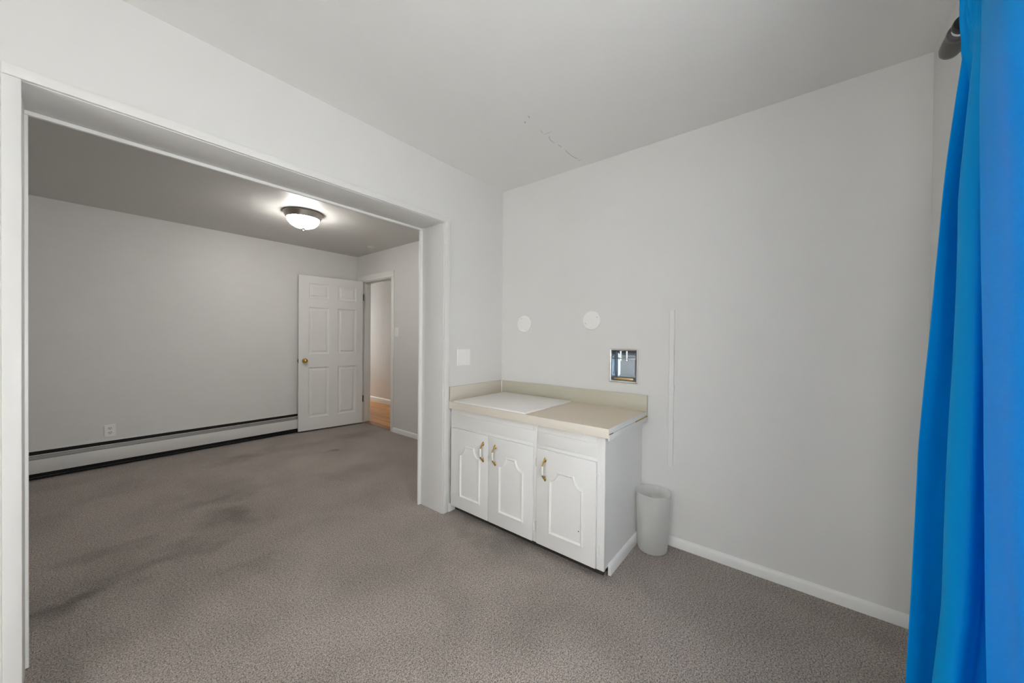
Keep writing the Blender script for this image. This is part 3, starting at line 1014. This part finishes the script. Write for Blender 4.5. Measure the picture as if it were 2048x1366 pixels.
for bxx in (1.50, -0.95):
    bm = bmesh.new()
    add_box(bm, bxx - .012, bxx + .012, Y0 + .0005, Y0 + .006, RZ - .05, RZ + .03, .001)
    add_tube(bm, [(bxx, Y0 + .004, RZ - .02), (bxx, RY, RZ - .02)], .006, 10)
    add_tube(bm, [(bxx, RY, RZ - .022), (bxx, RY, RZ - .008)], .009, 10)
    obj('bracket', bm, M['rod_dark'], rod, smooth=True)


def interp(tab, z):
    """tab: list of (z, value) from top to floor"""
    if z >= tab[0][0]:
        return tab[0][1]
    for (za, va), (zb, vb) in zip(tab[:-1], tab[1:]):
        if za >= z >= zb:
            t = (za - z) / (za - zb)
            t = t
            return va + (vb - va) * t
    return tab[-1][1]


def crom(p, n):
    """Catmull-Rom through the plan points, n samples per span"""
    out = []
    q = [p[0] * 2 - p[1]] + p + [p[-1] * 2 - p[-2]]
    for i in range(1, len(q) - 2):
        a, b, c, d = q[i - 1], q[i], q[i + 1], q[i + 2]
        for k_ in range(n):
            t = k_ / n
            out.append(.5 * ((2 * b) + (c - a) * t + (2 * a - 5 * b + 4 * c - d) * t * t + (3 * b - a - 3 * c + d) * t ** 3))
    out.append(p[-1])
    return out



# ridge lines of the folds: height, x, y (gathered on the rod, spreading towards the floor)
RID = [
    [(2.20, 1.47, -.333), (2.115, 1.468, -.3345), (2.042, 1.495, -.3335), (1.911, 1.52, -.3262), (1.778, 1.519, -.3144), (1.643, 1.517, -.304), (1.45, 1.515, -.2932),
     (1.227, 1.512, -.2835), (.944, 1.508, -.2685), (.657, 1.505, -.2591), (.275, 1.50, -.2515), (.015, 1.497, -.247)],
    [(2.20, 1.425, -.334), (2.105, 1.42, -.3322), (1.977, 1.412, -.3299), (1.79, 1.40, -.3164), (1.604, 1.391, -.3047), (1.354, 1.378, -.2995), (1.181, 1.369, -.2958),
     (.984, 1.359, -.2897), (.617, 1.34, -.2784), (.41, 1.33, -.2636), (.015, 1.31, -.248)],
    [(2.20, 1.37, -.330), (2.051, 1.34, -.3231), (1.79, 1.276, -.3091), (1.557, 1.238, -.3061), (1.339, 1.21, -.3029), (1.031, 1.167, -.296), (.839, 1.138, -.2942),
     (.601, 1.10, -.2917), (.015, 1.06, -.288)],
]


def ridge(i, z):
    t = RID[i]
    return Vector((interp([(a, b) for a, b, c in t], z), interp([(a, c) for a, b, c in t], z)))


def plan(z):
    g = max(0.0, min(1.0, (2.115 - z) / 0.45))            # 0 at the rod, 1 where the folds hang free
    g = g * g * (3 - 2 * g)
    vy = -.334 - .072 * g                                 # depth of the valleys
    r0, r1, r2 = ridge(0, z), ridge(1, z), ridge(2, z)
    sp = 0.55 + 0.45 * g
    V = lambda x_, y_: Vector((x_, y_))
    # the folds turn back under themselves, so deep shade stands beside each ridge
    p = [r0, V(r0.x + .008 * g, r0.y - .012 - .006 * g), V(r0.x + .030 * g, r0.y - .010 - .042 * g), V(r0.x + .034 * g, max(vy + .012, r0.y - .10)),
         V(r0.x - .01, vy), V((r0.x + r1.x) / 2 + .01, vy), V(r1.x + .050 * sp, vy + .008), V(r1.x + .026 * sp, r1.y - .006 - .044 * g),
         V(r1.x + .008 * sp, r1.y - .004 - .012 * g), r1, V(r1.x - .022 * sp, r1.y - .002 - .003 * g), V(r1.x - .040 * sp, r1.y - .004 - .014 * g),
         V(r1.x - .041 * sp, r1.y - .005 - .028 * g), V(r1.x - .020 * sp, r1.y - .006 - .046 * g), V(r1.x - .004 * sp, r1.y - .006 - .068 * g),
         V(r1.x - .035 * sp, vy - .004 * g), V(r2.x + .060 * sp, vy), V(r2.x + .026 * sp, r2.y - .006 - .060 * g),
         Vector((r2.x + .010, r2.y - .034 * g - .006)), r2, Vector((r2.x - .030 * sp, r2.y + .004 * g)),
         Vector((r2.x - .10 * sp, r2.y + .006 * g)), Vector((r2.x - .18 * sp, r2.y + .010 * g)), Vector((r2.x - .235 * sp, r2.y - .006)),
         Vector((r2.x - .265 * sp, r2.y - .030 * g)), Vector((r2.x - .280 * sp, vy + .01))]
    return crom(p, 7)


bm = bmesh.new()
zl = []
z = 2.196
while z > .016:
    zl.append(z)
    z -= .012 if z > 1.9 else .03
zl.append(.014)
rows_ = []
for z in zl:
    pl = plan(z)
    row = []
    for i, p in enumerate(pl):
        ruf = 0.0
        if z > 2.02:                                       # small gathers where the fabric is bunched on the rod
            k_ = min(1.0, (z - 2.02) / .12)
            pinch = 1.0 - .75 * math.exp(-((z - 2.142) / .016) ** 2)
            ruf = .0045 * k_ * min(1.0, .25 + i / 30.0) * math.sin(i * 1.15 + 3.0 * math.sin(z * 9)) * (0.6 + pinch)
        wav = .0025 * math.sin(z * 7.3 + i * .21) * (1 if z < 1.7 else 0.3)
        yy = max(p.y + ruf + wav * .6, Y0 + .016)
        if abs(z - RZ) < .030:                             # the fabric lies over the rod
            yy = max(yy, RY + math.sqrt(max(0.0, .0165 ** 2 - (z - RZ) ** 2)) + .0015)
        row.append(bm.verts.new((p.x + .25 * wav, yy, z)))
    rows_.append(row)
for a, b in zip(rows_[:-1], rows_[1:]):
    for i in range(len(a) - 1):
        bm.faces.new((a[i], a[i + 1], b[i + 1], b[i]))
cu = obj('curtain', bm, M['curtain'], smooth=True, angle=170)
sol = cu.modifiers.new('thickness', 'SOLIDIFY')
sol.thickness = .0016
sol.offset = -1
tag(cu, 'bright blue satin curtain hanging in folds at the right edge', 'curtain')
